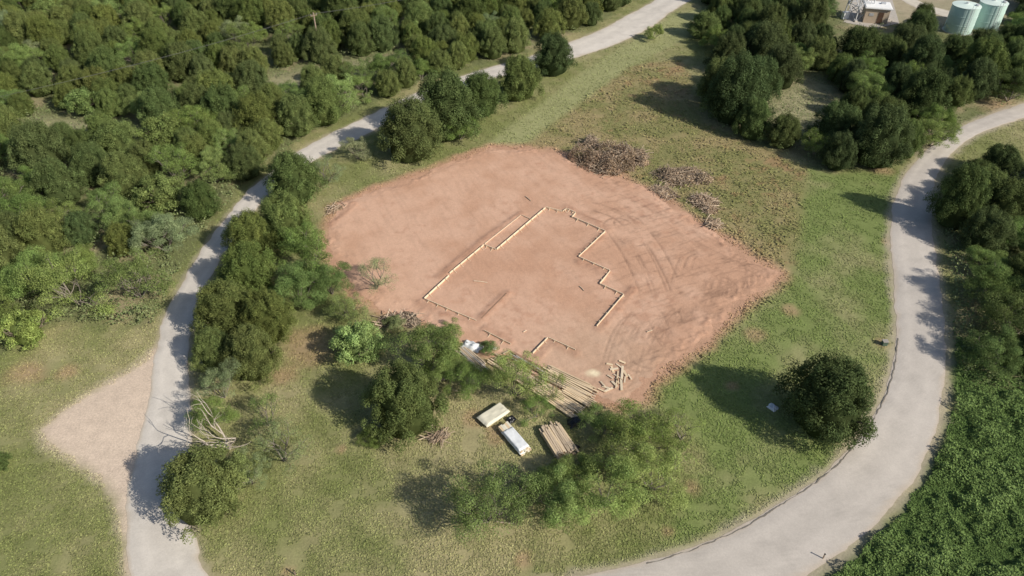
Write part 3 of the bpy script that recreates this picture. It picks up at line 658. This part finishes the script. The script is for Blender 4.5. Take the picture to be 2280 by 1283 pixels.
for f in (-.35,0,.35):
    m=MB(); m.beam((L*f,-.5,.07),(L*f,.5,.07),.1,.13); m.build('bearer',M_wood2,o)
for l in range(4):
    for r in range(5):
        m=MB(); d=random.uniform(-.15,.15); m.beam((d-L/2,-.4+r*.2,.14+.1*(l+.5)),(d+L/2,-.4+r*.2,.14+.1*(l+.5)),.19,.095); m.build('plank',M_panel if (l+r)%3 else M_wood,o)
w_=sag('white_wrap',L*.86,1.16,.61,.30,M_white,o); w_.location=(.2,0,0)
def crumple(name,px_,py_,sx,sy,h,mat,label,cat,rz=0,z=0):
    x,y=G(px_,py_); n=14; V=[];k=random.uniform(0,90)
    for a in range(n):
        for b in range(n):
            u,v=a/(n-1)*2-1,b/(n-1)*2-1; e=max(0,1-max(abs(u),abs(v))**3)
            V.append((u*sx/2*(1+.25*(vn(u*3+k,v*3,1,1)-.5)),v*sy/2*(1+.25*(vn(u*3,v*3+k,1,3)-.5)),.02+h*e*(.35+.8*vn(u*5+k,v*5,1,2))))
    Fc=[(a*n+b,(a+1)*n+b,(a+1)*n+b+1,a*n+b+1) for a in range(n-1) for b in range(n-1)]
    o=link(name,mesh_np(name,np.array(V,float),np.array(Fc),mat)); o.location=(x,y,z); o.rotation_euler=(0,0,rz); return tag(o,label,cat)
crumple('wrapped_bundle',1050,773,2.0,1.2,.5,M_white,'white plastic wrapped bundle on the lower rim of the pad','wrapped bundle',-.5,.05)
crumple('black_tarp',1283,940,1.6,1.0,.5,M_black,'crumpled black plastic between the board piles and lumber stack','plastic sheet',.4)
crumple('black_tarp',1278,1000,1.0,.8,.4,M_black,'crumpled black plastic at the lower right corner of the lumber stack','plastic sheet',1.)
crumple('black_tarp',1138,936,.9,.7,.35,M_black,'small black plastic sheet beside the cream panel stack','plastic sheet',.7)
crumple('white_sheet',1720,908,.75,.85,.35,M_white,'crumpled white sheet on the grass left of the lone juniper','plastic sheet',.7)
crumple('white_scrap',1097,776,.8,.4,.1,M_panel,'pale flat scrap beside the white wrapped bundle','scrap',-.3,.08)
LB=[((1361,818),(1366,832)),((1372,813),(1384,822)),((1386,818),(1384,846)),((1376,830),(1371,868)),((1382,834),(1384,872)),((1366,836),(1386,848)),((1388,828),(1396,842)),((1392,842),(1390,856)),((1340,862),(1356,868)),((1331,868),(1349,876)),((1362,852),(1374,864)),((1337,853),(1346,864)),((1350,812),(1364,815)),((1398,836),(1406,848)),((1358,826),(1376,824)),((1372,846),(1378,858)),((1346,874),(1364,866)),((1352,838),(1364,846)),((1378,806),(1392,812))]
for k,(a,b) in enumerate(LB):
    ax,ay=G(*a);bx,by=G(*b); o=empty('loose_board','pale offcut board in the scrap heap at the bottom of the pad','board',(ax,ay,0),0,'offcuts scattered at the bottom of the pad'); m=MB(); z=ZP+.03+.025*(k%4)
    m.beam((ax,ay,z),(bx,by,z+.02*(k%3)),.13 if k%2 else .22,.04); m.build('plank',(M_wood,M_form,M_form)[k%3],o,(ax,ay,0))
LB2=[((1165,742),(1172,738),'tiny pale stick on the dirt inside the house outline'),((1290,640),(1300,650),'small stick on the dirt near the right side steps'),((1150,815),(1190,835),'dark board lying on the rim above the long timbers'),((1120,790),(1135,783),'short board by the bottom form board'),((1440,742),(1452,738),'small pale stick right of the lower right form board'),((1055,628),(1085,632),'short stick in the left room of the outline'),((1380,995),(1412,1012),'pale plank half hidden in the front grove'),((1105,1163),(1147,1168),'pale grey log at the foot of the front grove'),((1170,440),(1182,450),'short stick above the top corner of the outline')]
for a,b,l in LB2:
    ax,ay=G(*a);bx,by=G(*b); m=MB(); z=ZP+.05 if a[1]<850 else .08; m.tube([(ax,ay,z),((ax+bx)/2+.03,(ay+by)/2,z+.02),(bx,by,z)],[.06,.055,.05],6); o=m.build('stick',M_wood2); tag(o,l,'stick')
# ---------- small site items ----------
x,y=G(1968,768); o=empty('utility_box','small green grey utility box on the verge inside the paved road','utility box',(x,y,0))
m=MB(); m.box((0,0,.25),.5,.4,.5); m.build('body',M_green,o,bevel=.02); m=MB(); m.box((0,0,.53),.55,.45,.06); m.build('lid',M_grey,o,bevel=.01)
for a,b,l,c in [(658,1281,'short dark post on the grass at the bottom edge','post'),(1832,1244,'short marker post on the outer edge of the paved road','post')]:
    x,y=G(a,b); o=empty('marker_post',l,c,(x,y,0)); m=MB(); m.beam((0,0,0),(0,0,.6),.07,.07); m.build('post',M_pole,o); m=MB(); m.box((0,0,.62),.1,.1,.04); m.build('cap',M_black,o)
# ---------- utility pole & wires ----------
PH=8.4
def pole(x,y,label,h=PH):
    o=empty('utility_pole',label,'utility pole',(x,y,0)); m=MB(); m.tube([(0,0,0),(0,0,h/2),(0,0,h)],[.16,.14,.11],8); m.build('pole',M_pole,o)
    m=MB(); m.beam((-.45,-.35,h-.5),(.45,.35,h-.5),.08,.1); m.build('crossarm',M_pole,o)
    for f in(-.55,.55):
        m=MB(); m.lathe([(.03,h-.44),(.05,h-.38),(.03,h-.32),(.05,h-.26),(.02,h-.2)],8,(f*.75,f*.54)); m.build('insulator',M_grey,o)
    return o
x0,y0=G(716,138); pole(x0,y0,'weathered wooden utility pole in the clearing of the left wood')
dx,dy=G(0,330); vx,vy=dx-x0,dy-y0; L=math.hypot(vx,vy); vx/=L;vy/=L
pole(x0+vx*75,y0+vy*75,'wooden utility pole beyond the left edge of the photo'); pole(x0-vx*60,y0-vy*60,'wooden utility pole beyond the top edge of the photo')
for f,w_ in((-.55,'front'),(.55,'rear')):
    for s_,D,dn in((1,75,'left of'),(-1,60,'right of')):
        ex,ey=x0+s_*vx*D,y0+s_*vy*D; P=[(x0+(ex-x0)*q/14+f*.75,y0+(ey-y0)*q/14+f*.54,PH-.2-1.4*4*(q/14)*(1-q/14)) for q in range(15)]
        m=MB(); m.tube(P,[.011]*15,4); tag(m.build('power_line',M_wire),f'{w_} thin overhead wire {dn} the utility pole','wire')
# ---------- tanks, building, tower ----------
def tank(px_,py_,r,h,label):
    x,y=G(px_,py_,h); o=empty('water_tank',label,'water tank',(x,y,0)); m=MB(); m.lathe([(r,0),(r,h*.33),(r+.03,h*.33+.02),(r+.03,h*.33+.08),(r,h*.33+.1),(r,h*.66),(r+.03,h*.66+.02),(r+.03,h*.66+.08),(r,h*.66+.1),(r,h)],48); m.build('shell',M_tank,o)
    m=MB(); m.lathe([(r+.06,h+.003),(r+.06,h+.07),(r*.5,h+.22),(.25,h+.34)],48); rf=m.build('roof',M_tanktop,o)
    m=MB(); m.lathe([(.25,h+.343),(.25,h+.55),(.1,h+.6)],14); m.build('vent',M_steel,rf)
    m=MB(); m.lathe([(.35,h+.2),(.35,h+.42),(.3,h+.46)],14,(r*.6,-r*.35)); m.build('hatch',M_steel,rf)
    m=MB()
    for sx in(-.25,.25): m.beam((sx,-r-.15,.1),(sx,-r-.15,h+.7),.05,.05)
    for q in range(int(h/.35)): m.beam((-.25,-r-.15,.3+q*.35),(.25,-r-.15,.3+q*.35),.03,.03)
    m.build('ladder',M_steel,o)
    m=MB(); m.lathe([(r+.25,.0),(r+.25,.05),(r+.2,.06)],40); m.build('base_ring',M_conc,o)
tank(2153,12,2.4,4.7,'nearer pale green cylindrical water tank at the upper right')
tank(2214,5,2.35,4.7,'farther pale green water tank just right of the nearer one')
m=MB(); pts=W([(1878,50),(1900,0),(1985,-5),(2002,52),(1950,64)]); 
m.add([(a,b,.05) for a,b in pts]+[(a,b,-.02) for a,b in pts],[(0,1,2,3,4)[::-1]]+[(i,(i+1)%5,5+(i+1)%5,5+i) for i in range(5)]); o=m.build('concrete_pad',M_conc); o['kind']='structure'
x,y=G(1955,12,2.9); o=empty('small_building','small tan equipment building with white flat roof at the upper right','building',(x,y,.05),-.25)
m=MB(); m.box((0,0,1.35),4.3,3.5,2.7); m.build('wall',M_stucco,o,bevel=.02)
m=MB(); m.box((0,0,2.82),4.9,4.1,.2); m.box((0,0,2.965),4.6,3.8,.08); rf=m.build('roof',M_roofw,o,bevel=.02)
m=MB(); m.box((1.0,.6,3.15),.8,.7,.28); m.build('roof_unit',M_steel,rf)
m=MB(); m.box((.7,-1.778,1.05),.95,.05,2.1); d=m.build('door',M_door,o); m=MB(); m.box((1.05,-1.825,1.05),.05,.04,.14); m.build('handle',M_steel,d)
m=MB(); m.box((-1.0,-1.774,1.6),.8,.04,.5); m.build('vent',M_steel,o)
x,y=G(1908,40); o=empty('lattice_tower','steel lattice tower rising beyond the top edge beside the small building','tower',(x,y,.05),.3)
def tp(c,z): f=1.75*(1-z/34); return (c[0]*f,c[1]*f,z)
CN=[(-1,-1),(1,-1),(1,1),(-1,1)]
for c in CN:
    m=MB(); m.beam(tp(c,0),tp(c,30),.16,.16); m.build('leg',M_steel,o)
zs=[0,2.6,5,7.4,9.8,12.2,14.6,17,19.4,21.8,24.2,26.6,29]
for z1,z2 in zip(zs[:-1],zs[1:]):
    m=MB()
    for q in range(4):
        a,b=CN[q],CN[(q+1)%4]; m.beam(tp(a,z1),tp(b,z2),.1,.1); m.beam(tp(b,z1),tp(a,z2),.1,.1); m.beam(tp(a,z2),tp(b,z2),.1,.1)
    m.build('bracing',M_steel,o)
for c in CN:
    m=MB(); m.box((c[0]*1.75,c[1]*1.75,.1),.6,.6,.2); m.build('footing',M_conc,o)
x,y=G(1880,42); o=empty('equipment_cabinet','small white cabinet at the left foot of the lattice tower','cabinet',(x,y,.05),.3)
m=MB(); m.box((0,0,.6),1.2,.8,1.2); m.build('body',M_white,o,bevel=.03); m=MB(); m.box((0,0,1.235),1.3,.9,.06); m.build('lid',M_steel,o)
# ---------- light, sky, camera ----------
EL=R(34); sv=Vector((.845*math.cos(EL),-.535*math.cos(EL),math.sin(EL)))
sun=bpy.data.lights.new('sun','SUN'); sun.energy=5.0; sun.angle=R(.5); sun.color=(1,.935,.83); so=bpy.data.objects.new('sun',sun); COL.objects.link(so); so.rotation_euler=sv.to_track_quat('Z','Y').to_euler(); so.location=(60,0,80)
w=bpy.data.worlds.new('World'); SC.world=w; w.use_nodes=True; nt=w.node_tree; sk=nt.nodes.new('ShaderNodeTexSky'); sk.sky_type='NISHITA'; sk.sun_disc=False; sk.sun_elevation=EL; sk.sun_rotation=R(122.3); sk.dust_density=1.5
bg=nt.nodes['Background']; nt.links.new(sk.outputs[0],bg.inputs[0]); bg.inputs[1].default_value=.10
cam=bpy.data.cameras.new('camera'); cam.sensor_width=36; cam.lens=18/(1140/F); cam.clip_end=5000; cam.clip_start=.5
co=bpy.data.objects.new('camera',cam); COL.objects.link(co); co.location=(0,0,H); co.rotation_euler=(math.pi/2-PITCH,0,0); SC.camera=co
SC.view_settings.view_transform='Standard'; SC.view_settings.look='None'; SC.view_settings.exposure=0
